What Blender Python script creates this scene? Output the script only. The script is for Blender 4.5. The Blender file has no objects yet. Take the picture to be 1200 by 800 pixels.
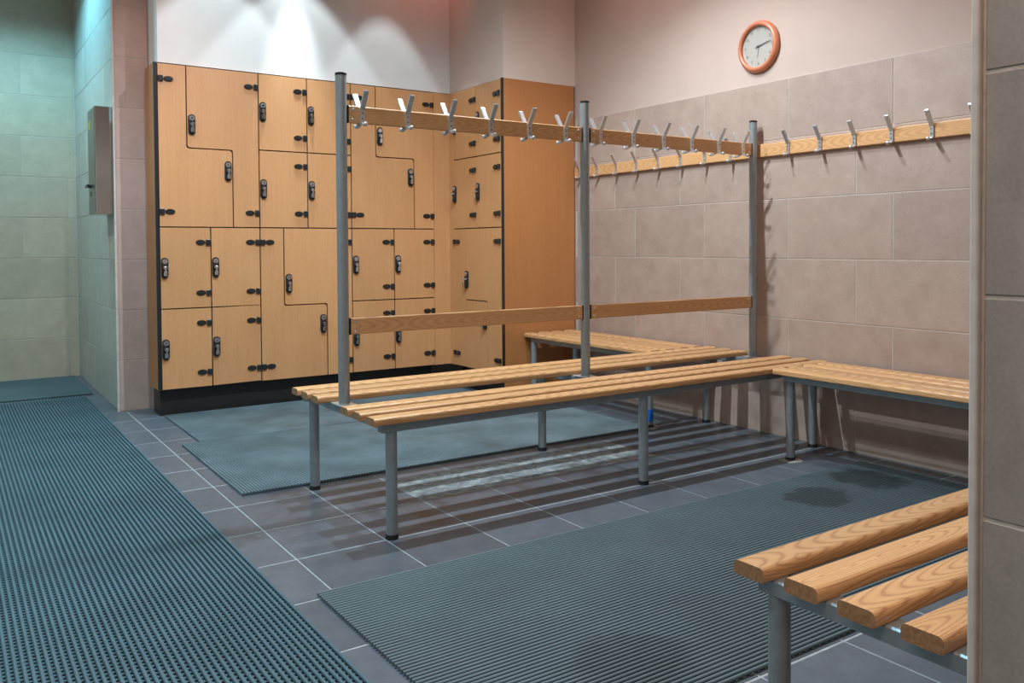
import bpy, math, random
from mathutils import Vector, Matrix
random.seed(7)
S = bpy.context.scene
COL = S.collection
PI = math.pi

# ------------------------------------------------------------------ camera
cam_d = bpy.data.cameras.new('camera'); cam = bpy.data.objects.new('camera', cam_d); COL.objects.link(cam)
yaw, pit, rol = -0.61286, -0.02466, -0.005214
F_PX, CX, CY = 1011.34, 640.43, 312.81
cy_, sy_, cp_, sp_ = math.cos(yaw), math.sin(yaw), math.cos(pit), math.sin(pit)
fw = Vector((-sy_*cp_, cy_*cp_, sp_)); rt0 = Vector((cy_, sy_, 0)); up0 = rt0.cross(fw)
cr, sr = math.cos(rol), math.sin(rol)
rt = cr*rt0 + sr*up0; up = -sr*rt0 + cr*up0
M = Matrix((rt, up, -fw)).transposed().to_4x4(); M.translation = Vector((-3.4812, -4.4383, 0.9713))
cam.matrix_world = M
cam_d.sensor_width = 36.0; cam_d.sensor_fit = 'HORIZONTAL'
cam_d.lens = F_PX/1200*36.0
cam_d.shift_x = -(CX-600)/1200; cam_d.shift_y = -(400-CY)/1200
cam_d.clip_start = 0.02
S.camera = cam

# ------------------------------------------------------------------ world, exposure
w = bpy.data.worlds.new('world'); S.world = w; w.use_nodes = True
w.node_tree.nodes['Background'].inputs[0].default_value = (.6, .62, .65, 1)
w.node_tree.nodes['Background'].inputs[1].default_value = 0.1
S.view_settings.view_transform = 'Standard'; S.view_settings.look = 'None'
S.view_settings.gamma = 1.0; S.view_settings.exposure = 0.0
S.view_settings.use_curve_mapping = False

# ------------------------------------------------------------------ lamps (ceiling downlights and an added warm fill)
CEIL = 3.05
def spot(name, loc, target, power, col, angle=120, blend=.3, size=.035):
    l = bpy.data.lights.new(name, 'SPOT'); l.energy = power; l.color = col
    l.spot_size = math.radians(angle); l.spot_blend = blend; l.shadow_soft_size = size
    o = bpy.data.objects.new(name, l); COL.objects.link(o); o.location = loc
    o.rotation_euler = (Vector(target)-Vector(loc)).to_track_quat('-Z', 'Y').to_euler()
    return o
def area(name, loc, target, power, col, sx, sy):
    l = bpy.data.lights.new(name, 'AREA'); l.energy = power; l.color = col; l.shape = 'RECTANGLE'; l.size = sx; l.size_y = sy
    o = bpy.data.objects.new(name, l); COL.objects.link(o); o.location = loc
    o.rotation_euler = (Vector(target)-Vector(loc)).to_track_quat('-Z', 'Y').to_euler()
    return o
COOL = (.80, .93, 1.0); WARM = (1.0, .76, .62); PINK = (1.0, .50, .45); CYAN = (.36, .80, 1.0); CYAN_D = (.26, .76, 1.0); GREENISH = (1.0, 1.0, .82)
for i, (x, p, a) in enumerate(((-2.75, 120, 158), (-1.7, 195, 158), (-1.0, 110, 122))):
    spot('bench_downlight', (x, -1.36, CEIL-.03), (x, -1.36, 0), p, COOL, a, .6, .018 if x < -1.5 else .04)
spot('locker_downlight', (-2.12, .53, CEIL-.03), (-2.12, .74, 0), 34, COOL, 62, .05)
spot('locker_downlight', (-1.66, .53, CEIL-.03), (-1.66, .74, 0), 34, COOL, 66, .05)
spot('locker_downlight', (-1.66, .62, CEIL-.03), (-1.66, .88, 1.8), 120, COOL, 27, .9)
spot('locker_downlight', (-1.06, .54, CEIL-.03), (-1.06, .70, 0), 26, COOL, 54, .05)
spot('passage_lamp', (-3.2, 2.0, CEIL-.03), (-2.9, 2.0, 0), 130, CYAN_D, 140, .6, .06)
spot('passage_lamp', (-4.1, 1.6, CEIL-.03), (-4.0, 2.2, 0), 60, GREENISH, 140, .6, .06)
spot('passage_lamp', (-3.75, .0, CEIL-.03), (-3.7, .0, 0), 85, CYAN, 120, .5, .08)
spot('passage_lamp', (-3.75, -2.4, CEIL-.03), (-3.7, -2.4, 0), 100, CYAN, 120, .5, .08)
area('warm_fill', (-3.3, -4.0, CEIL-.02), (-3.3, -4.0, 0), 42, WARM, 1.2, 1.2)  # unseen warm fill, added to brighten the near tiled corner and shadows
spot('red_lamp', (-.85, .5, CEIL-.04), (-.8, .9, 2.85), 3.5, (1, .18, .10), 150, .8, .03)
spot('pink_lamp', (-.45, -.7, CEIL-.04), (0, -.7, 2.3), 10, PINK, 150, .8, .05)
spot('pink_lamp', (-.45, -2.1, CEIL-.04), (0, -2.1, 2.1), 10, PINK, 150, .8, .05)
spot('pink_lamp', (-3.1, -.5, CEIL-.04), (-2.54, 1.2, 1.7), 62, (1.0, .66, .60), 50, .9, .05)

# ------------------------------------------------------------------ materials
def mat(name):
    m = bpy.data.materials.new(name); m.use_nodes = True
    nt = m.node_tree; b = nt.nodes['Principled BSDF']
    return m, nt, b
def N(nt, t, **kw):
    n = nt.nodes.new(t)
    for k, v in kw.items(): setattr(n, k, v)
    return n
def ramp(nt, src, stops):
    r = N(nt, 'ShaderNodeValToRGB'); e = r.color_ramp.elements
    while len(e) < len(stops): e.new(.5)
    for el, (p, c) in zip(e, stops): el.position = p; el.color = (*c, 1)
    nt.links.new(src, r.inputs[0]); return r.outputs[0]
def coords(nt, scale=(1, 1, 1), rnd=True, kind='Object'):
    tc = N(nt, 'ShaderNodeTexCoord'); mp = N(nt, 'ShaderNodeMapping'); mp.inputs['Scale'].default_value = scale
    nt.links.new(tc.outputs[kind], mp.inputs[0])
    if rnd:
        oi = N(nt, 'ShaderNodeObjectInfo'); mu = N(nt, 'ShaderNodeVectorMath', operation='SCALE')
        mu.inputs[0].default_value = (37, 23, 11); nt.links.new(oi.outputs['Random'], mu.inputs['Scale'])
        ad = N(nt, 'ShaderNodeVectorMath', operation='ADD')
        nt.links.new(mp.outputs[0], ad.inputs[0]); nt.links.new(mu.outputs[0], ad.inputs[1]); return ad.outputs[0]
    return mp.outputs[0]
def noise(nt, vec, scale, detail=4, rough=.55, dist=0):
    n = N(nt, 'ShaderNodeTexNoise'); n.inputs['Scale'].default_value = scale; n.inputs['Detail'].default_value = detail
    n.inputs['Roughness'].default_value = rough; n.inputs['Distortion'].default_value = dist
    nt.links.new(vec, n.inputs['Vector']); return n.outputs['Fac']
def mix(nt, fac, a, b, mode='MIX'):
    m = N(nt, 'ShaderNodeMix', data_type='RGBA', blend_type=mode)
    for s, v in ((m.inputs[0], fac), (m.inputs[6], a), (m.inputs[7], b)):
        if isinstance(v, (int, float)): s.default_value = v
        elif isinstance(v, tuple): s.default_value = (*v, 1)
        else: nt.links.new(v, s)
    return m.outputs[2]
def bump(nt, b, h, strength, dist=.002):
    n = N(nt, 'ShaderNodeBump'); n.inputs['Strength'].default_value = strength; n.inputs['Distance'].default_value = dist
    nt.links.new(h, n.inputs['Height']); nt.links.new(n.outputs[0], b.inputs['Normal'])
def rand_val(nt, lo, hi):
    oi = N(nt, 'ShaderNodeObjectInfo'); mr = N(nt, 'ShaderNodeMapRange'); mr.inputs[3].default_value = lo; mr.inputs[4].default_value = hi
    nt.links.new(oi.outputs['Random'], mr.inputs[0]); return mr.outputs[0]
def hsv(nt, col, val=None):
    h = N(nt, 'ShaderNodeHueSaturation'); nt.links.new(col, h.inputs['Color'])
    if val is not None: nt.links.new(val, h.inputs['Value'])
    return h.outputs[0]

def plain(name, col, rough=.5, metal=0., nscale=0, amt=.1, spec=.5):
    m, nt, b = mat(name)
    b.inputs['Roughness'].default_value = rough; b.inputs['Metallic'].default_value = metal
    b.inputs['Specular IOR Level'].default_value = spec
    v = coords(nt); f = noise(nt, v, nscale or 30, 3)
    c = ramp(nt, f, [(.3, tuple(x*(1-amt) for x in col)), (.7, tuple(min(1, x*(1+amt)) for x in col))])
    nt.links.new(c, b.inputs['Base Color']); return m

def stone(name, c1, c2, rough=.45, bm=.07, var=.08, scale=9):
    m, nt, b = mat(name); v = coords(nt)
    f = noise(nt, v, scale, 8, .65); c = ramp(nt, f, [(.3, c1), (.72, c2)])
    sp = noise(nt, v, 160, 2, .5)
    c = mix(nt, .2, c, ramp(nt, sp, [(.35, tuple(x*.75 for x in c1)), (.6, c2)]))
    c = hsv(nt, c, rand_val(nt, 1-var, 1+var)); nt.links.new(c, b.inputs['Base Color'])
    b.inputs['Roughness'].default_value = rough; bump(nt, b, f, bm, .002); return m

def ash(name, up='z'):
    # ash slat: long axis is local X, cathedral figure from tilted growth rings
    m, nt, b = mat(name)
    tc = N(nt, 'ShaderNodeTexCoord'); oi = N(nt, 'ShaderNodeObjectInfo')
    mp = N(nt, 'ShaderNodeMapping'); nt.links.new(tc.outputs['Object'], mp.inputs[0])
    rr = N(nt, 'ShaderNodeVectorMath', operation='SCALE'); rr.inputs[0].default_value = (3.1, 0, 0); nt.links.new(oi.outputs['Random'], rr.inputs['Scale'])
    a1 = N(nt, 'ShaderNodeVectorMath', operation='ADD'); nt.links.new(mp.outputs[0], a1.inputs[0]); nt.links.new(rr.outputs[0], a1.inputs[1])
    # pith line tilted through the board so that the rings surface as nested arches
    sx = N(nt, 'ShaderNodeSeparateXYZ'); nt.links.new(a1.outputs[0], sx.inputs[0])
    pp = N(nt, 'ShaderNodeMath', operation='PINGPONG'); nt.links.new(sx.outputs['X'], pp.inputs[0]); pp.inputs[1].default_value = .85
    tl = N(nt, 'ShaderNodeMath', operation='MULTIPLY_ADD'); nt.links.new(pp.outputs[0], tl.inputs[0]); tl.inputs[1].default_value = .10; tl.inputs[2].default_value = -.02
    cb = N(nt, 'ShaderNodeCombineXYZ'); nt.links.new(tl.outputs[0], cb.inputs['Z' if up == 'z' else 'Y'])
    a0 = a1; a1 = N(nt, 'ShaderNodeVectorMath', operation='ADD'); nt.links.new(a0.outputs[0], a1.inputs[0]); nt.links.new(cb.outputs[0], a1.inputs[1])
    lf = N(nt, 'ShaderNodeTexNoise'); lf.inputs['Scale'].default_value = 1.0; lf.inputs['Detail'].default_value = 2
    st = N(nt, 'ShaderNodeMapping'); st.inputs['Scale'].default_value = (2.0, 5, 5); nt.links.new(a1.outputs[0], st.inputs[0]); nt.links.new(st.outputs[0], lf.inputs['Vector'])
    sub = N(nt, 'ShaderNodeVectorMath', operation='SUBTRACT'); nt.links.new(lf.outputs['Color'], sub.inputs[0]); sub.inputs[1].default_value = (.5, .5, .5)
    sc = N(nt, 'ShaderNodeVectorMath', operation='MULTIPLY'); nt.links.new(sub.outputs[0], sc.inputs[0]); sc.inputs[1].default_value = (0, .014, .014)
    a2 = N(nt, 'ShaderNodeVectorMath', operation='ADD'); nt.links.new(a1.outputs[0], a2.inputs[0]); nt.links.new(sc.outputs[0], a2.inputs[1])
    wv = N(nt, 'ShaderNodeTexWave', wave_type='RINGS', rings_direction='X'); wv.inputs['Scale'].default_value = 62; wv.inputs['Distortion'].default_value = .9
    wv.inputs['Detail'].default_value = 2; wv.inputs['Detail Scale'].default_value = 3
    nt.links.new(a2.outputs[0], wv.inputs['Vector'])
    fib = noise(nt, coords(nt, (6, 260, 260)), 1, 3)
    c = ramp(nt, wv.outputs['Fac'], [(.0, (.40, .19, .075) if up == 'z' else (.50, .26, .11)), (.22, (.56, .30, .13)), (.9, (.62, .345, .155))])
    c = mix(nt, .16, c, ramp(nt, fib, [(.3, (.30, .13, .05)), (.6, (.66, .40, .2))]))
    c = hsv(nt, c, rand_val(nt, .9, 1.14)); nt.links.new(c, b.inputs['Base Color'])
    b.inputs['Roughness'].default_value = .38; bump(nt, b, fib, .08, .001); return m

def beech(name, k=(1, 1, 1)):
    m, nt, b = mat(name)
    v = coords(nt, (1, 1, .035)); f = noise(nt, v, 95, 4, .6)
    g = noise(nt, coords(nt, (1, 1, .12)), 9, 3)
    fl = noise(nt, coords(nt, (1, 1, .09)), 420, 2)
    a, b2 = (.51, .245, .10), (.61, .32, .145)
    c = ramp(nt, f, [(.25, tuple(x*y for x, y in zip(a, k))), (.75, tuple(x*y for x, y in zip(b2, k)))])
    c = mix(nt, .25, c, ramp(nt, fl, [(.4, tuple(x*.8*y for x, y in zip(a, k))), (.6, tuple(x*1.05*y for x, y in zip(b2, k)))]))
    c = mix(nt, .25, c, ramp(nt, g, [(.3, tuple(x*y for x, y in zip(a, k))), (.7, tuple(x*y for x, y in zip(b2, k)))]))
    c = hsv(nt, c, rand_val(nt, .96, 1.05)); nt.links.new(c, b.inputs['Base Color'])
    b.inputs['Roughness'].default_value = .42; return m

M_TILE = stone('beige_tile', (.345, .248, .207), (.45, .34, .288))
M_TILE_P = stone('pinkish_tile', (.42, .31, .27), (.53, .41, .36))
M_TILE_NEAR = stone('grey_beige_tile', (.27, .235, .21), (.36, .32, .29))
M_TILE_PASS = stone('passage_tile', (.38, .38, .34), (.50, .50, .45))
M_TILE_FAR = stone('far_tile', (.42, .37, .28), (.54, .48, .37))
M_GROUT = plain('wall_grout', (.50, .45, .40), .8, nscale=60)
M_FGROUT = plain('floor_grout', (.34, .36, .37), .8, nscale=60, amt=.2)
M_SLATE = stone('slate_tile', (.066, .079, .098), (.105, .123, .148), .38, .35, .12, 14)
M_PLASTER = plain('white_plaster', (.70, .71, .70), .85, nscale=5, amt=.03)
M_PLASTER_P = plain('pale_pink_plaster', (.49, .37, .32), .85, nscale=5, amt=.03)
M_PLASTER_C = plain('warm_lit_plaster', (.62, .51, .45), .85, nscale=5, amt=.03); M_ASH = ash('ash_wood'); M_ASH_B = ash('ash_wood_board', 'y'); M_ENDGRAIN = plain('ash_end_grain', (.30, .155, .07), .6, nscale=150, amt=.3); M_BEECH = beech('beech_laminate'); M_BEECH_D = beech('beech_laminate_dark', (.72, .58, .44))  # corner plaster: peach tint of the warm light is put into its colour
M_STEEL = plain('grey_painted_steel', (.30, .33, .35), .32, .45, 40, .08)
M_RUBBER = plain('black_rubber', (.012, .013, .014), .6)
M_BLACK = plain('black_plastic', (.016, .019, .021), .25)
M_BLACKB = plain('black_panel', (.010, .010, .011), .45)
M_CHROME = plain('chrome', (.72, .73, .74), .14, 1., 20, .02)
M_DISC = plain('grey_disc', (.32, .30, .33), .35, .4)
M_ALU = plain('satin_aluminium', (.62, .62, .63), .3, .75, 30, .05)
M_MAT = plain('teal_grey_mat', (.056, .108, .136), .55, nscale=4, amt=.15)
M_MAT2 = plain('grey_mat', (.052, .072, .078), .55, nscale=4, amt=.2)
STAINS = ((1.01, .31, .05, .7), (.63, .27, .035, .6), (-.78, -.31, .06, .30))
def stained(name, col, dark):
    m, nt, b = mat(name); v = coords(nt, rnd=False); b.inputs['Roughness'].default_value = .55
    f = noise(nt, v, 3.2, 5, .6); g = noise(nt, v, 9, 4, .6)
    c = ramp(nt, f, [(.3, tuple(x*.9 for x in col)), (.7, tuple(x*1.12 for x in col))])
    k = None
    for (sx_, sy_, r_, a_) in STAINS:
        dd = N(nt, 'ShaderNodeVectorMath', operation='DISTANCE'); nt.links.new(v, dd.inputs[0]); dd.inputs[1].default_value = (sx_, sy_, 0)
        q = N(nt, 'ShaderNodeMath', operation='MULTIPLY_ADD'); nt.links.new(g, q.inputs[0]); q.inputs[1].default_value = -.22; nt.links.new(dd.outputs['Value'], q.inputs[2])
        kk = ramp(nt, q.outputs[0], [(0, (a_, a_, a_)), (r_, (0, 0, 0))])
        k = kk if k is None else mix(nt, 1.0, k, kk, 'LIGHTEN')
    nt.links.new(mix(nt, k, c, dark), b.inputs['Base Color']); return m
M_MAT2 = stained('grey_mat_stained', (.098, .142, .162), (.028, .034, .037))
M_MATF = plain('dark_passage_mat', (.040, .068, .076), .55, nscale=4, amt=.15)
M_MATB = plain('pale_worn_mat', (.095, .132, .150), .6, nscale=5, amt=.28)
M_TRIM = plain('pale_corner_trim', (.56, .52, .49), .35)
M_TAPE = plain('blue_tape', (.01, .16, .62), .4)
M_SEAL = plain('old_sealant', (.24, .23, .21), .8, nscale=40, amt=.3)
M_TERRA = plain('terracotta_wood', (.52, .17, .085), .35, nscale=14, amt=.1)
M_FACE = plain('clock_face', (.47, .43, .39), .6, nscale=4, amt=.02)
M_PRINT = plain('dark_print', (.10, .07, .06), .5)
M_PALEHAND = plain('pale_grey_hand', (.42, .42, .42), .4)
M_INOX = plain('brushed_stainless', (.60, .58, .56), .12, 1., 6, .02)
M_INOXD = plain('dull_stainless', (.22, .22, .20), .35, .8, 60, .05)
M_CEIL = plain('ceiling_paint', (.72, .69, .66), .9, nscale=4, amt=.02)
# slate with dried lime
def limey():
    m, nt, b = mat('limescaled_slate'); v = coords(nt)
    f = noise(nt, v, 14, 8, .65); base = ramp(nt, f, [(.3, (.066, .08, .10)), (.72, (.11, .13, .15))])
    g = noise(nt, v, 22, 9, .75, .6)
    k = ramp(nt, g, [(.38, (0, 0, 0)), (.70, (1, 1, 1))])
    c = mix(nt, k, base, (.40, .45, .46)); nt.links.new(c, b.inputs['Base Color'])
    b.inputs['Roughness'].default_value = .5; bump(nt, b, g, .3); return m
M_LIME = limey()
m, nt, b = mat('clock_glass'); M_GLASS = m
out = nt.nodes['Material Output']; nt.nodes.remove(b)
tr = N(nt, 'ShaderNodeBsdfTransparent'); gl = N(nt, 'ShaderNodeBsdfGlossy'); gl.inputs['Roughness'].default_value = .03
mx = N(nt, 'ShaderNodeMixShader')
mx.inputs[0].default_value = .13; nt.links.new(tr.outputs[0], mx.inputs[1]); nt.links.new(gl.outputs[0], mx.inputs[2]); nt.links.new(mx.outputs[0], out.inputs[0])

# ------------------------------------------------------------------ mesh helpers
class MB:
    def __init__(s): s.v = []; s.f = []; s.mi = []; s.sm = []
    def add(s, vs, fs, mi=0, sm=False):
        o = len(s.v); s.v += [tuple(v) for v in vs]
        for f in fs: s.f.append(tuple(i+o for i in f)); s.mi.append(mi); s.sm.append(sm)
        return s
    def box(s, lo, hi, mi=0):
        x0, y0, z0 = lo; x1, y1, z1 = hi
        return s.add([(x0,y0,z0),(x1,y0,z0),(x1,y1,z0),(x0,y1,z0),(x0,y0,z1),(x1,y0,z1),(x1,y1,z1),(x0,y1,z1)],
                     [(0,3,2,1),(4,5,6,7),(0,1,5,4),(1,2,6,5),(2,3,7,6),(3,0,4,7)], mi)
    def bbox(s, lo, hi, r, mi=0, axis=None):
        # box with chamfered edges around all edges
        x = (lo[0], hi[0]); y = (lo[1], hi[1]); z = (lo[2], hi[2]); vs = []; idx = {}
        for i in (0,1):
            for j in (0,1):
                for k in (0,1):
                    sx, sy, sz = (1,-1)[i], (1,-1)[j], (1,-1)[k]
                    for a in range(3):
                        p = [x[i]+sx*r, y[j]+sy*r, z[k]+sz*r]; p[a] = (x[i], y[j], z[k])[a]
                        idx[i,j,k,a] = len(vs); vs.append(tuple(p))
        fs = []
        def q(a, b, c, d): fs.append((a, b, c, d))
        for i in (0,1):
            t = [idx[i,0,0,0], idx[i,1,0,0], idx[i,1,1,0], idx[i,0,1,0]]; fs.append(tuple(t if i else t[::-1]))
            t = [idx[0,i,0,1], idx[0,i,1,1], idx[1,i,1,1], idx[1,i,0,1]]; fs.append(tuple(t if i else t[::-1]))
            t = [idx[0,0,i,2], idx[1,0,i,2], idx[1,1,i,2], idx[0,1,i,2]]; fs.append(tuple(t if i else t[::-1]))
        for i in (0,1):
            for j in (0,1):
                t = [idx[i,j,0,0], idx[i,j,1,0], idx[i,j,1,1], idx[i,j,0,1]]; fs.append(tuple(t[::-1] if i == j else t))
                t = [idx[i,0,j,0], idx[i,1,j,0], idx[i,1,j,2], idx[i,0,j,2]]; fs.append(tuple(t if i == j else t[::-1]))
                t = [idx[0,i,j,1], idx[1,i,j,1], idx[1,i,j,2], idx[0,i,j,2]]; fs.append(tuple(t[::-1] if i == j else t))
                for k in (0,1):
                    t = [idx[i,j,k,0], idx[i,j,k,1], idx[i,j,k,2]]; fs.append(tuple(t if (i+j+k) % 2 else t[::-1]))
        return s.add(vs, fs, mi)
    def prism(s, poly, a, b, axis='y', mi=0, sm=False):
        # polygon (2D list) extruded between a and b along the axis
        n = len(poly)
        def P(p, t):
            return {'x': (t, p[0], p[1]), 'y': (p[0], t, p[1]), 'z': (p[0], p[1], t)}[axis]
        vs = [P(p, a) for p in poly]+[P(p, b) for p in poly]
        s.add(vs, [tuple(range(n)), tuple(range(2*n-1, n-1, -1))], mi)
        return s.add(vs, [(i, n+i, n+(i+1) % n, (i+1) % n) for i in range(n)], mi, sm)
    def cyl(s, p0, p1, r, n=20, mi=0, r1=None, caps=True):
        p0 = Vector(p0); p1 = Vector(p1); d = (p1-p0).normalized(); a = d.orthogonal().normalized(); b = d.cross(a)
        r1 = r if r1 is None else r1; vs = []
        for p, q in ((p0, r), (p1, r1)):
            for i in range(n):
                t = 2*PI*i/n; vs.append(p+a*(math.cos(t)*q)+b*(math.sin(t)*q))
        s.add(vs, [(i, (i+1) % n, n+(i+1) % n, n+i) for i in range(n)], mi, True)
        if caps: s.add(vs, [tuple(range(n-1, -1, -1)), tuple(range(n, 2*n))], mi)
        return s
    def lathe(s, prof, c, axis='x', n=48, mi=0):
        # prof: list of (radius, along axis)
        vs = []
        for r, t in prof:
            for i in range(n):
                a = 2*PI*i/n; u, v = r*math.cos(a), r*math.sin(a)
                vs.append({'x': (c[0]+t, c[1]+u, c[2]+v), 'y': (c[0]+u, c[1]+t, c[2]+v), 'z': (c[0]+u, c[1]+v, c[2]+t)}[axis])
        fs = []
        for j in range(len(prof)-1):
            for i in range(n): fs.append((j*n+i, j*n+(i+1) % n, (j+1)*n+(i+1) % n, (j+1)*n+i))
        return s.add(vs, fs, mi, True)
    def sphere(s, c, r, sc=(1,1,1), n=12, mi=0):
        m = n//2; vs = []
        for j in range(1, m):
            t = PI*j/m
            for i in range(n):
                a = 2*PI*i/n
                vs.append((c[0]+r*sc[0]*math.sin(t)*math.cos(a), c[1]+r*sc[1]*math.sin(t)*math.sin(a), c[2]+r*sc[2]*math.cos(t)))
        fs = [((j*n+i), (j+1)*n+i, (j+1)*n+(i+1) % n, j*n+(i+1) % n) for j in range(m-2) for i in range(n)]
        k = len(vs); vs += [(c[0], c[1], c[2]+r*sc[2]), (c[0], c[1], c[2]-r*sc[2])]
        fs += [(k, i, (i+1) % n) for i in range(n)]+[(k+1, (m-2)*n+(i+1) % n, (m-2)*n+i) for i in range(n)]
        return s.add(vs, fs, mi, True)
    def mesh(s, name, mats):
        me = bpy.data.meshes.new(name); me.from_pydata(s.v, [], s.f)
        for m_ in (mats if isinstance(mats, (list, tuple)) else [mats]): me.materials.append(m_)
        me.polygons.foreach_set('material_index', s.mi); me.polygons.foreach_set('use_smooth', s.sm)
        me.update()
        import bmesh
        bm = bmesh.new(); bm.from_mesh(me); bmesh.ops.recalc_face_normals(bm, faces=bm.faces); bm.to_mesh(me); bm.free()
        return me
def put(name, me, parent=None, loc=(0, 0, 0), rot=(0, 0, 0)):
    o = bpy.data.objects.new(name, me); COL.objects.link(o); o.location = loc; o.rotation_euler = rot
    if parent: o.parent = parent
    return o
def build(name, mb, mats, parent=None, loc=(0, 0, 0), rot=(0, 0, 0)):
    return put(name, mb.mesh(name, mats), parent, loc, rot)
def thing(name, label, cat, loc=(0, 0, 0), rz=0, group=None):
    o = bpy.data.objects.new(name, None); COL.objects.link(o); o.location = loc; o.rotation_euler = (0, 0, rz)
    o.empty_display_size = .1
    o['label'] = label; o['category'] = cat
    if group: o['group'] = group
    return o
def tag(o, label, cat, group=None):
    o['label'] = label; o['category'] = cat
    if group: o['group'] = group
    return o
def struct(name, mb, m_, label=None):
    o = build(name, mb, m_); o['kind'] = 'structure'
    if label: o['label'] = label
    return o
def rrect(x0, x1, z0, z1, r, n=4, rs=None):
    pts = []; rs = rs or (r, r, r, r)
    for cx, cz, a0, q in ((x0, z0, PI, rs[0]), (x1, z0, 1.5*PI, rs[1]), (x1, z1, 0, rs[2]), (x0, z1, .5*PI, rs[3])):
        sx = 1 if cx == x0 else -1; sz = 1 if cz == z0 else -1
        for i in range(n+1):
            a = a0+.5*PI*i/n; pts.append((cx+sx*q+q*math.cos(a), cz+sz*q+q*math.sin(a)))
    return pts

# ------------------------------------------------------------------ setting: shell
struct('floor', MB().box((-4.8, -6.2, -.12), (.15, 3.1, -.0014)), M_FGROUT)
floor = bpy.data.objects['floor']
struct('ceiling', MB().box((-4.8, -6.2, CEIL), (.15, 3.1, CEIL+.1)), M_CEIL)
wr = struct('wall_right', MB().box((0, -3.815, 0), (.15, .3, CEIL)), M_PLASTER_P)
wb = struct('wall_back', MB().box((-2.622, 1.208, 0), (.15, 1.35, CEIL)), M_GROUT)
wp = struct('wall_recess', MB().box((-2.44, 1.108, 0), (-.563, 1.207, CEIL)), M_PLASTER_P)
wl = struct('wall_left', MB().box((-2.622, 1.35, 0), (-2.48, 2.985, CEIL)), M_GROUT)
wf = struct('wall_far', MB().box((-4.7, 2.985, 0), (-2.48, 3.1, CEIL)), M_GROUT)
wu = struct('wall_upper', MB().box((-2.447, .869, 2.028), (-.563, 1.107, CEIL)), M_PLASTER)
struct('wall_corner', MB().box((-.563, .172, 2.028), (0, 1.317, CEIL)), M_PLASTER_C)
wn = struct('wall_near', MB().box((-2.332, -6.1, 0), (.15, -3.823, CEIL)), M_GROUT)
wo = struct('wall_outer', MB().box((-4.8, -6.1, 0), (-4.7, 3.1, CEIL)), M_GROUT)
wz = struct('wall_front', MB().box((-4.8, -6.2, 0), (.15, -6.1, CEIL)), M_PLASTER)

def tiles(parent, plane, c, u0, u1, z0, z1, joints, m_, th=.008, gap=.004, L=.6, name='wall_tile', proud=.0):
    """tiles on plane 'x-','x+','y-','y+' at coordinate c; joints = (offset even row, offset odd row) ; rows of 0.3 from z 0"""
    cache = {}; k = 0; z = z0
    rows = int(round((z1-z0)/.3)) if abs((z1-z0)/.3-round((z1-z0)/.3)) < .02 else int((z1-z0)/.3)+1
    for r in range(rows):
        za = z0+.3*r; zb = min(za+.3, z1); off = joints[r % 2]
        a = off-math.ceil((off-u0)/L)*L
        while a < u1-.01:
            ua = max(a, u0); ub = min(a+L, u1); a += L
            if ub-ua < .02: continue
            W, H = round(ub-ua-gap, 4), round(zb-za-gap, 4)
            key = (W, H)
            if key not in cache:
                mb = MB()
                if plane[0] == 'x': mb.bbox((-th/2-.002, -W/2, -H/2), (th/2+.002, W/2, H/2), .0012)
                else: mb.bbox((-W/2, -th/2-.002, -H/2), (W/2, th/2+.002, H/2), .0012)
                cache[key] = mb.mesh(name, m_)
            jit = random.uniform(-.0005, .0005)
            s = -1 if plane[1] == '-' else 1
            d = c+s*(th/2-.002+jit-.0)
            loc = (d, (ua+ub)/2, (za+zb)/2) if plane[0] == 'x' else ((ua+ub)/2, d, (za+zb)/2)
            put(name, cache[key], parent, loc)
tiles(wr, 'x-', 0, -3.81, .16, 0, 1.8, (-1.99, -2.18), M_TILE, L=.58)
gr = MB().box((-.006, -3.815, 0), (0, .163, 1.8)); o_ = build('grout_bed', gr, M_GROUT, wr)
tiles(wb, 'y-', 1.208, -2.626, -2.442, 0, 3.0, (-3.0, -3.0), M_TILE_P, L=.78, th=.002, gap=.005)
tiles(wl, 'x-', -2.622, 1.204, 2.98, 0, 3.0, (2.15, 2.45), M_TILE_PASS, th=.002, gap=.005)
tiles(wf, 'y-', 2.985, -4.69, -2.632, 0, 3.0, (-2.68, -2.975), M_TILE_FAR, th=.002, gap=.005)
tiles(wn, 'x-', -2.332, -6.09, -3.826, 0, 3.0, (-4.9, -5.2), M_TILE_NEAR, L=1.2, th=.002, gap=.005)
tiles(wn, 'y+', -3.823, -2.328, 0, 0, 1.8, (-1.9, -2.2), M_TILE)
struct('trim_1', MB().prism(rrect(-2.6335, -2.6205, 1.1965, 1.2095, .004), 0, CEIL, 'z'), M_TRIM)
struct('trim_2', MB().prism(rrect(-2.3425, -2.3305, -3.8245, -3.812, .004), 0, CEIL, 'z'), M_TRIM)

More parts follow.
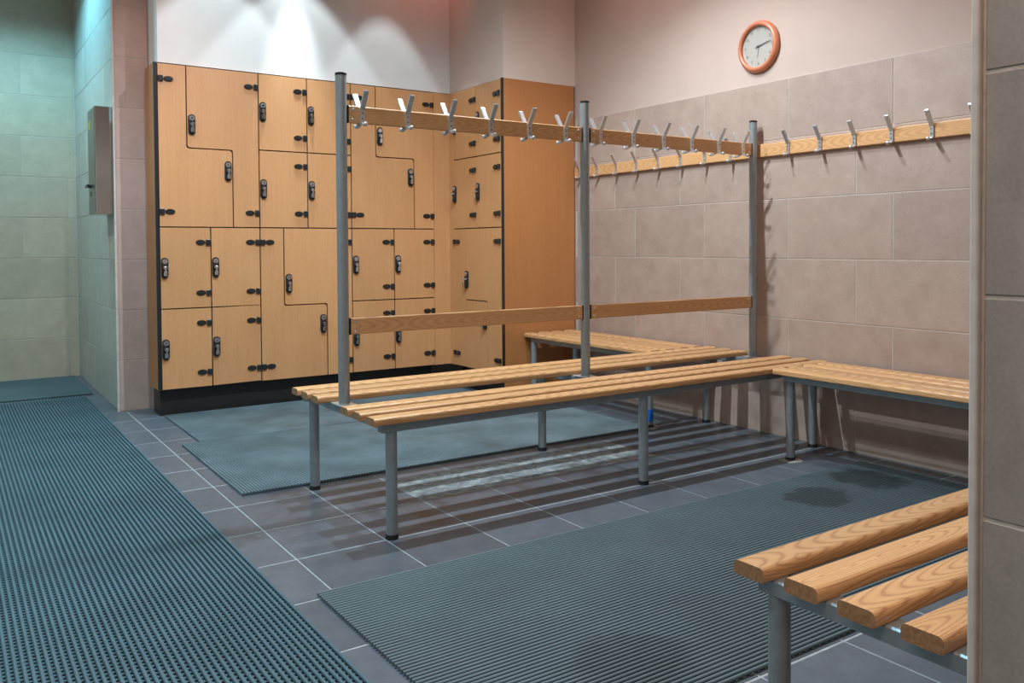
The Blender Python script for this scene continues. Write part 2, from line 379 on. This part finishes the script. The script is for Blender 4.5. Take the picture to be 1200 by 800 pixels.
# floor tiles
ft = {}
for i in range(-1, 12):
    for j in range(-8, 20):
        x1_ = -.18-.3*i+.0; x1_ = -.182-.3008*(i-0)+0
        xa, xb = x1_-.3008, x1_
        ya = -1.475+.3335*(j-6); yb = ya+.3335
        if xa < -3.35 or ya < -4.6 or ya > 2.95: continue
        xb = min(xb, -.0); xa = max(xa, -3.4); yb = min(yb, 3.0)
        if xb-xa < .02: continue
        if xa > -2.6 and ya > 1.15: continue
        key = (round(xb-xa, 3), round(yb-ya, 3))
        lime = (abs(ya+1.475) < .05 and (abs(xa+1.98) < .05 or abs(xa+1.68) < .05 or abs(xa+1.08) < .05)) or (abs(ya+1.475) < .05 and abs(xa+1.38) < .05)
        lime = lime and ya > -1.6
        kk = key+(lime,)
        if kk not in ft:
            g = .0022; h_ = .0036
            ft[kk] = MB().bbox((-key[0]/2+g, -key[1]/2+h_, -.009), (key[0]/2-g, key[1]/2-h_, 0), .0012).mesh('floor_tile', M_LIME if lime else M_SLATE)
        put('floor_tile', ft[kk], floor, ((xa+xb)/2, (ya+yb)/2, random.uniform(-.0002, .0)))
pb = MB()
for i in range(16):
    for j in range(30):
        ya = -6.14+.3335*j; xa = -4.75+.3008*i
        if (xa > -3.5 and -4.66 < ya) or xa > -2.62 and ya > .9: continue
        if xa+.3 > -3.39 and -4.66 < ya: continue
        pb.box((xa+.003, ya+.003, -.009), (xa+.298, ya+.330, -.0003))
o_ = build('floor_tiling', pb, M_SLATE, floor); o_['kind'] = 'stuff'

# ------------------------------------------------------------------ mats
def mat_grid(label, x0, x1, y0, y1, along, pitch, w_, cross, wc, m_, h=.011, rz=0, top=None):
    cx, cy = (x0+x1)/2, (y0+y1)/2
    t = thing('drainage_mat', label, 'mat', (cx, cy, 0), rz)
    X, Y = (x1-x0)/2, (y1-y0)/2
    rb = MB(); cb = MB()
    if along == 'y':
        n = int(2*X/pitch); p = 2*X/n
        for i in range(n):
            a = -X+p*(i+.5); rb.prism([(a-w_/2, .004), (a+w_/2, .004), (a+w_/2, h-.002), (a+w_/4, h), (a-w_/4, h), (a-w_/2, h-.002)], -Y, Y, 'y')
        n = int(2*Y/cross); p = 2*Y/n
        for i in range(n):
            a = -Y+p*(i+.5); cb.box((-X+.001, a-wc/2, .0005), (X-.001, a+wc/2, h-.0065))
    else:
        n = int(2*Y/pitch); p = 2*Y/n
        for i in range(n):
            a = -Y+p*(i+.5); rb.prism([(a-w_/2, .004), (a+w_/2, .004), (a+w_/2, h-.002), (a+w_/4, h), (a-w_/4, h), (a-w_/2, h-.002)], -X, X, 'x')
        n = int(2*X/cross); p = 2*X/n
        for i in range(n):
            a = -X+p*(i+.5); cb.box((a-wc/2, -Y+.001, .0005), (a+wc/2, Y-.001, h-.0075))
    o = build('top_ribs', rb, m_, t); o['kind'] = 'stuff'
    o = build('cross_bars', cb, m_, t); o['kind'] = 'stuff'
    return t
mat_grid('long teal-grey grid mat running the length of the left aisle', -4.25, -2.715, -5.2, 1.88, 'y', .0158, .0088, .0205, .0076, M_MAT)
mat_grid('teal-grey mat in the passage beyond the long aisle mat', -4.25, -2.665, 1.96, 2.93, 'x', .0155, .0098, .020, .009, M_MATF)
mat_grid('dark ribbed mat in front of the long double bench, with black wear patches', -2.64, -.15, -3.13, -2.12, 'x', .0150, .0084, .024, .007, M_MAT2)
mat_grid('pale worn mat lying right against the locker plinth', -2.44, -.60, .035, .86, 'y', .0125, .0100, .016, .0125, M_MATB, rz=-.0)
mat_grid('pale worn mat whose front edge runs in under the back of the double bench', -2.53, -.42, -1.02, .025, 'y', .0125, .0095, .016, .0125, M_MATB, rz=-.005)

# ------------------------------------------------------------------ bench kit
ST, SB = .415, .389; ZS = (.415+.389)/2
def slat_mesh(L, W=.068, name='slat'):
    hh = (ST-SB)/2
    mb = MB().prism(rrect(-W/2, W/2, -hh, hh, .008, 4, (.005, .005, .010, .010)), -L/2, L/2, 'x', sm=False)
    mb.mi[0] = mb.mi[1] = 1
    return mb.mesh(name, [M_ASH, M_ENDGRAIN])
def leg(parent, x, y, z1=.362, extra=None):
    l = build('leg', MB().cyl((0, 0, .012), (0, 0, z1), .0195, 24), M_STEEL, parent, (x, y, 0))
    build('foot_cap', MB().cyl((0, 0, 0), (0, 0, .016), .0215, 24), M_RUBBER, l)
    return l
def seal(l):
    build('sealant_ring', MB().lathe([(.055, .0005), (.050, .0025), (.0215, .003)], (0, 0, 0), 'z', 24), M_SEAL, l)
def tube(parent, lo, hi, name='frame_rail'):
    return build(name, MB().bbox(lo, hi, .003), M_STEEL, parent)

# coat hook, modelled on the -Y side of a board whose face is the plane y=0, origin at the board's mid height
def hook_mesh():
    mb = MB(); w_ = .0092
    prof = [(0, -.032), (-.0035, -.034), (-.0035, .022), (-.012, .040), (-.042, .094), (-.0475, .101), (-.0525, .098), (-.0535, .093), (-.0165, .034), (-.0075, .018), (-.0075, -.030)]
    prof = [(0, -.036), (0, .020), (-.006, .032), (-.037, .082), (-.041, .086), (-.0445, .0845), (-.0455, .080), (-.0135, .030), (-.0065, .016), (-.0065, -.036)]
    mb.prism(prof, -w_, w_, 'x')
    # lower stub
    mb.prism([(-.002, -.036), (-.030, -.044), (-.033, -.038), (-.006, -.028)], -w_*.8, w_*.8, 'x')
    mb.sphere((0, -.034, -.036), .0085, (1, .6, .9), 12)
    for z in (.006, -.014): mb.cyl((0, -.0065, z), (0, -.0082, z), .0032, 10, 1)
    return mb.mesh('hook', [M_ALU, M_INOXD])
HOOK = hook_mesh()
SCREW = MB().sphere((0, 0, 0), .0062, (1, .45, 1), 10).mesh('screw', M_CHROME)

def board(parent, x0, x1, y, z0, z1, th=.022, name='board', hooks=(), both=True):
    L = x1-x0; H = z1-z0
    mb = MB().prism(rrect(-th/2, th/2, -H/2, H/2, .004, 3), -L/2, L/2, 'x')
    b_ = build(name, mb, M_ASH_B, parent, ((x0+x1)/2, y, (z0+z1)/2))
    cm = MB().box((-.002, -th/2-.001, -H/2-.001), (.002, th/2+.001, H/2+.001)).mesh('end_bracket', M_BLACK)
    for sx in (-1, 1): put('end_bracket', cm, b_, (sx*(L/2+.0019), 0, 0))
    for hx in hooks:
        put('hook', HOOK, b_, (hx-(x0+x1)/2, -th/2, 0))
        if both: put('hook', HOOK, b_, (hx-(x0+x1)/2, th/2, 0), (0, 0, PI))
    for sx in (-1, 1):
        for sz in (-.55, .55):
            put('screw', SCREW, b_, (sx*(L/2-.018), -th/2, sz*H/2))
    return b_

# --- long double bench with coat rack
XA, XB = -2.345, -.020
PX = (-2.272, -1.150, -.060)
t = thing('double_bench', 'long double-sided slatted bench with three steel posts, backrest and coat rail', 'bench', (0, 0, 0))
sm = slat_mesh(XB-XA)
for y in (-1.091, -1.200, -1.309): 
    put('slat', sm, t, ((XA+XB)/2, y, ZS))
for k, y in enumerate((-1.597, -1.706, -1.820)):
    put('slat', sm, t, ((XA+XB)/2, y, ZS))
for y in (-1.095, -1.815): tube(t, (XA+.035, y-.0175, .360), (XB-.02, y+.0175, .3895))
for x in (-2.272, -1.150, -.085): tube(t, (x-.02, -1.797, .3605), (x+.02, -1.113, .3900), 'cross_rail')
for x in (-2.265, -1.153): leg(t, x, -1.786-.02); leg(t, x, -1.085)
leg(t, -.060, -1.085)
PT = 1.60
for x in PX:
    p = build('post', MB().cyl((0, 0, .390), (0, 0, PT), .0205, 24), M_STEEL, t, (x, -1.42, 0))
    build('post_cap', MB().cyl((0, 0, PT-.004), (0, 0, PT+.004), .0212, 24).cyl((0, 0, PT+.004), (0, 0, PT+.007), .019, 24, 0, .012), M_BLACK, p)
    build('base_plate', MB().bbox((-.032, -.05, .3905), (.032, .05, .396), .002), M_ALU, p)
hx = [[-2.196, -2.012, -1.826, -1.640, -1.452, -1.264], [-1.074, -.880, -.692, -.510, -.325, -.150]]
for k in (0, 1):
    a, b2 = PX[k]+.0245, PX[k+1]-.0245
    board(t, a, b2, -1.42, 1.426, 1.488, name='hook_rail', hooks=hx[k])
    board(t, a, b2, -1.42, .648, .708, name='backrest_board')

# --- wall bench, near side of double bench
def wall_bench(label, y0, y1, legs, seals=()):
    t = thing('wall_bench', label, 'bench', (0, 0, 0))
    sm_ = slat_mesh(y1-y0, .074)
    for x in (-.395, -.290, -.185, -.080): put('slat', sm_, t, (x, (y0+y1)/2, ZS), (0, 0, PI/2))
    for x in (-.385, -.09): tube(t, (x-.0175, y0+.03, .360), (x+.0175, y1-.03, .3895))
    for x, y in legs:
        l = leg(t, x, y)
        if (x, y) in seals: seal(l)
    ys = sorted({round(y, 1) for _, y in legs})
    for y in ys: tube(t, (-.3665, y-.0175, .3605), (-.1085, y+.0175, .3895), 'cross_rail')
    return t
wall_bench('slatted bench along the tiled wall, running towards the viewer from the double bench', -3.36, -1.862, [(-.362, -1.905), (-.070, -1.80), (-.362, -3.2), (-.070, -3.2)], [(-.362, -1.905)])
tb = wall_bench('slatted bench along the tiled wall between the lockers and the double bench', -1.047, .150, [(-.397, -1.0), (-.397, .09), (-.07, .09)], [(-.397, -1.0)])
lg = [o for o in tb.children if o.name.startswith('leg') and abs(o.location.y+1.0) < .01][0]
build('tape_band', MB().cyl((0, 0, .035), (0, 0, .098), .0208, 24), M_TAPE, lg)['label'] = 'blue tape wound round the leg'

# --- foreground bench
t = thing('wall_bench', 'slatted bench in the foreground, its chipped ends beside the grey tiled corner', 'bench', (0, 0, 0))
sm = slat_mesh(2.26, .068)
for k in range(4): put('slat', sm, t, (-2.337+1.13+(.004*(k % 2)), -3.419-.1075*k, ZS))
tube(t, (-2.31, -3.808, .3605), (-2.27, -3.415, .3900), 'end_rail')
for y in (-3.435, -3.745): tube(t, (-2.268, y-.0175, .3605), (-.12, y+.0175, .3895))
for x in (-2.29, -1.2, -.2):
    for y in (-3.448, -3.735): leg(t, x if y > -3.5 else max(x, -2.02), y)

# --- wall rail with hooks
t = thing('coat_rail', 'ash coat rail with single metal hooks fixed along the beige tiled wall', 'coat rack', (0, 0, 0))
y0, y1 = -3.70, .14; L = y1-y0
bd = build('board', MB().prism(rrect(-.010, .010, -.033, .033, .004, 3), -L/2, L/2, 'x'), M_ASH_B, t, (-.0195, (y0+y1)/2, 1.452), (0, 0, PI/2))
for i in range(20):
    y = .086-.1895*i
    if i == 8: continue
    # board local +y points to world -x
    put('hook', HOOK, bd, (y-(y0+y1)/2, .010, 0), (0, 0, PI))

# ------------------------------------------------------------------ lockers
def lock_mesh():
    mb = MB(); 
    mb.prism(rrect(-.0145, .0145, -.046, .046, .0143, 6), -.009, 0, 'y', 0)
    mb.cyl((0, -.009, .029), (0, -.0125, .029), .0108, 18, 1)
    mb.cyl((0, -.0125, .029), (0, -.0135, .029), .0075, 18, 2)
    # key and latch
    mb.cyl((0, -.009, .002), (0, -.022, .002), .0085, 16, 2)
    mb.bbox((-.0035, -.030, -.016), (.0035, -.020, .008), .0012, 2)
    mb.bbox((-.007, -.028, -.036), (.006, -.022, -.014), .002, 2)
    mb.cyl((-.010, -.017, -.030), (.010, -.017, -.030), .0042, 10, 0)
    mb.v = [(x*1.32, y*1.15, z*1.28) for x, y, z in mb.v]
    return mb.mesh('lock', [M_BLACK, M_DISC, M_CHROME])
LOCK = lock_mesh()
def hinge_mesh():
    mb = MB().bbox((-.021, -.012, -.0135), (-.0008, 0, .0135), .002)   # block at the edge, oval on the door (to -x)
    n = 20
    for r, y0_, y1_ in ((1, 0, -.006), (.8, -.006, -.0095)):
        mb.prism([(-.043+.0200*r*math.cos(2*PI*i/n), .0122*r*math.sin(2*PI*i/n)) for i in range(n)], y0_, y1_, 'y', 0)
    mb.v = [(x*1.34, y*1.1, z*1.22) for x, y, z in mb.v]
    return mb.mesh('hinge', M_BLACK)
HINGE = hinge_mesh()
TH = .014; G = .0035
def fillet(poly, r, idx):
    out_ = []
    n = len(poly)
    for i, p in enumerate(poly):
        if i not in idx: out_.append(p); continue
        p = Vector(p); a = (Vector(poly[i-1])-p).normalized(); b_ = (Vector(poly[(i+1) % n])-p).normalized()
        c = p+(a+b_)*r
        for k in range(6):
            t_ = k/5*PI/2
            q = c-b_*r*math.cos(t_)-a*r*math.sin(t_)
            out_.append((q.x, q.y))
    return out_
def door(parent, poly, lock, hinges, side):
    """poly in (x,z); lock (x,z); hinges list of z; side 'l' / 'r' with edge x"""
    d = build('door', MB().prism(poly, -TH, 0, 'y'), M_BEECH, parent)
    put('lock', LOCK, d, (lock[0], -TH, lock[1]))
    for x, z in hinges:
        put('hinge', HINGE, d, (x, -TH, z), (0, 0, 0) if side == 'r' else (0, PI, 0))
    return d
def small_door(parent, x0, x1, z0, z1, lkx=.024, sag=0):
    zl = (z0+z1)/2
    door(parent, [(x0+G, z0+G), (x1-G, z0+G+sag), (x1-G, z1-G+sag), (x0+G, z1-G)], (x0+lkx, zl), [(x1-.001, z1-.088), (x1-.001, z0+.088)], 'r')
def l_pair(parent, W, z0, z1, a, b_, zm):
    """a = split of the top, b_ = split of the bottom, zm = height of the step"""
    r = .016
    right = [(a+G, z1-G), (a+G, zm+G), (b_+G, zm+G), (b_+G, z0+G), (W-G, z0+G), (W-G, z1-G)]
    left = [(G, z0+G), (b_-G, z0+G), (b_-G, zm-G), (a-G, zm-G), (a-G, z1-G), (G, z1-G)]
    door(parent, fillet(right, r, (1, 2)), (a+.027, zm+.135), [(W-.001, z1-.088), (W-.001, z0+.088)], 'r')
    door(parent, fillet(left, r, (2, 3)), (b_-.028, zm-.125), [(.001, z1-.088), (.001, z0+.088)], 'l')
Z0, Z1, Z2, Z3, Z4 = .155, .620, 1.090, 1.560, 2.022
def cabinet(label, loc, rz, W, D, group='lockers'):
    t = thing('locker_cabinet', label, 'locker', loc, rz)
    build('carcass', MB().box((0.0005, .0005, Z0), (W-.0005, D, Z4)), M_BLACKB, t)
    build('plinth', MB().box((.0, .045, 0), (W, D-.02, Z0)), M_BLACKB, t)
    return t
A = cabinet('beech locker unit at the left end, large stepped doors over four small ones', (-2.455, .862, 0), 0, .567, .24)
l_pair(A, .567, Z2, Z4, .155, .411, 1.548)
for x0_, x1_ in ((0, .280), (.280, .567)):
    small_door(A, x0_, x1_, Z1, Z2); small_door(A, x0_, x1_, Z0, Z1, sag=.0 if x0_ == 0 else .004)
build('side_panel', MB().box((-.0175, .004, Z0), (0, .2395, Z4)), M_BEECH_D, A)
build('edge_strip', MB().box((-.0180, -.010, Z0), (-.0005, .0035, Z4+.003)), M_BLACK, A)
B = cabinet('beech locker unit second from left, four small doors over large stepped doors', (-1.888, .862, 0), 0, .588, .24)
l_pair(B, .588, Z0, Z2, .145, .418, .612)
for x0_, x1_ in ((0, .300), (.300, .588)):
    small_door(B, x0_, x1_, Z2, Z3); small_door(B, x0_, x1_, Z3, Z4)
Cc = cabinet('beech locker unit in the corner, stepped doors above, seen behind the steel post', (-1.300, .862, 0), 0, .597, .24)
l_pair(Cc, .597, Z2, Z4, .172, .447, 1.560)
for x0_, x1_ in ((0, .297), (.297, .597)):
    small_door(Cc, x0_, x1_, Z1, Z2); small_door(Cc, x0_, x1_, Z0, Z1)
build('filler_panel', MB().box((.599, -.006, Z0), (.728, .012, Z4)), M_BEECH, Cc)
D_ = cabinet('beech locker unit standing at right angles to the others, with a broad plain side panel', (-.572, .785, 0), -PI/2, .612, .56)
l_pair(D_, .612, Z0, Z2, .152, .442, .612)
for x0_, x1_ in ((0, .310), (.310, .612)):
    small_door(D_, x0_, x1_, Z2, Z3); small_door(D_, x0_, x1_, Z3, Z4)
build('filler_panel', MB().box((-.070, -.006, Z0), (-.002, .012, Z4)), M_BEECH, D_)
build('side_panel', MB().box((.6125, .004, .0), (.6225, .5545, Z4+.004)), M_BEECH_D, D_)['label'] = 'broad plain end panel of darker brown laminate'

build('edge_strip', MB().box((.6125, -.012, Z0), (.6228, .0035, Z4+.004)), M_BLACK, D_)
# ------------------------------------------------------------------ dispenser on the passage wall
t = thing('wall_dispenser', 'tall stainless steel dispenser box on the teal tiled wall beside the lockers', 'dispenser', (-2.6260, 1.33, 1.49))
build('housing', MB().bbox((-.094, -.070, -.320), (0, .20, .320), .003), M_INOX, t)
build('side_cover', MB().bbox((-.0975, -.062, -.315), (-.094, .195, .315), .001), M_INOXD, t)
build('handle', MB().bbox((-.122, .090, -.155), (-.0975, .120, -.135), .003).bbox((-.128, .02, -.157), (-.118, .120, -.137), .003), M_BLACK, t)
build('keyhole', MB().bbox((-.1005, .085, -.205), (-.0975, .125, -.180), .001), M_BLACK, t)
build('small_label', MB().box((-.0982, .10, .20), (-.0975, .16, .25)), plain('yellow_label', (.45, .45, .10), .5), t)['label'] = 'small yellow sticker'

# ------------------------------------------------------------------ clock
t = thing('wall_clock', 'round wall clock with terracotta rim on the plastered wall above the tiles', 'clock', (-.001, -1.412, 1.99))
R = .134
build('case', MB().lathe([(R-.004, 0), (R, -.006), (R-.001, -.014), (R-.007, -.024), (R-.016, -.030), (R-.025, -.029), (R-.0285, -.022), (R-.029, -.010)], (0, 0, 0), 'x', 64), M_TERRA, t)
n = 64
build('dial', MB().lathe([(R-.027, -.010), (.0001, -.010)], (0, 0, 0), 'x', 64), M_FACE, t)
def hand(name, ang, L_, w_, x, m_):
    # ang clockwise from 12; seen from -X side, right is -Y
    dy, dz = -math.sin(ang), math.cos(ang); py, pz = -dz, dy
    pts = []
    for s_, ww in ((-.018, w_), (.0, w_), (L_*.75, w_*.9), (L_, w_*.3)): pts.append((s_, ww))
    poly = [(dy*s_+py*ww, dz*s_+pz*ww) for s_, ww in pts]+[(dy*s_-py*ww, dz*s_-pz*ww) for s_, ww in reversed(pts)]
    return build(name, MB().prism(poly, x-.001, x, 'x'), m_, t)
hand('hour_hand', math.radians(186), .055, .0028, -.0125, M_PALEHAND)
hand('minute_hand', math.radians(77), .086, .0024, -.0145, M_PRINT)
build('hand_boss', MB().cyl((-.0105, 0, 0), (-.0175, 0, 0), .006, 16), M_PRINT, t)
dummy_objs = []
for i in range(1, 13):
    cu = bpy.data.curves.new('numeral', 'FONT'); cu.body = str(i); cu.size = .021; cu.align_x = 'CENTER'; cu.align_y = 'CENTER'; cu.extrude = .0002; cu.resolution_u = 3
    tmp = bpy.data.objects.new('tmp_text', cu); COL.objects.link(tmp); bpy.context.view_layer.update()
    me = bpy.data.meshes.new_from_object(tmp.evaluated_get(bpy.context.evaluated_depsgraph_get()))
    bpy.data.objects.remove(tmp); me.materials.clear(); me.materials.append(M_PRINT); me.name = 'numeral'
    a = math.radians(30*i); r_ = .087
    put('numeral', me, t, (-.0106, -math.sin(a)*r_, math.cos(a)*r_), (PI/2, 0, -PI/2))
build('glass', MB().lathe([(R-.027, -.0215), (R-.06, -.0232), (.0001, -.024)], (0, 0, 0), 'x', 64), M_GLASS, t)
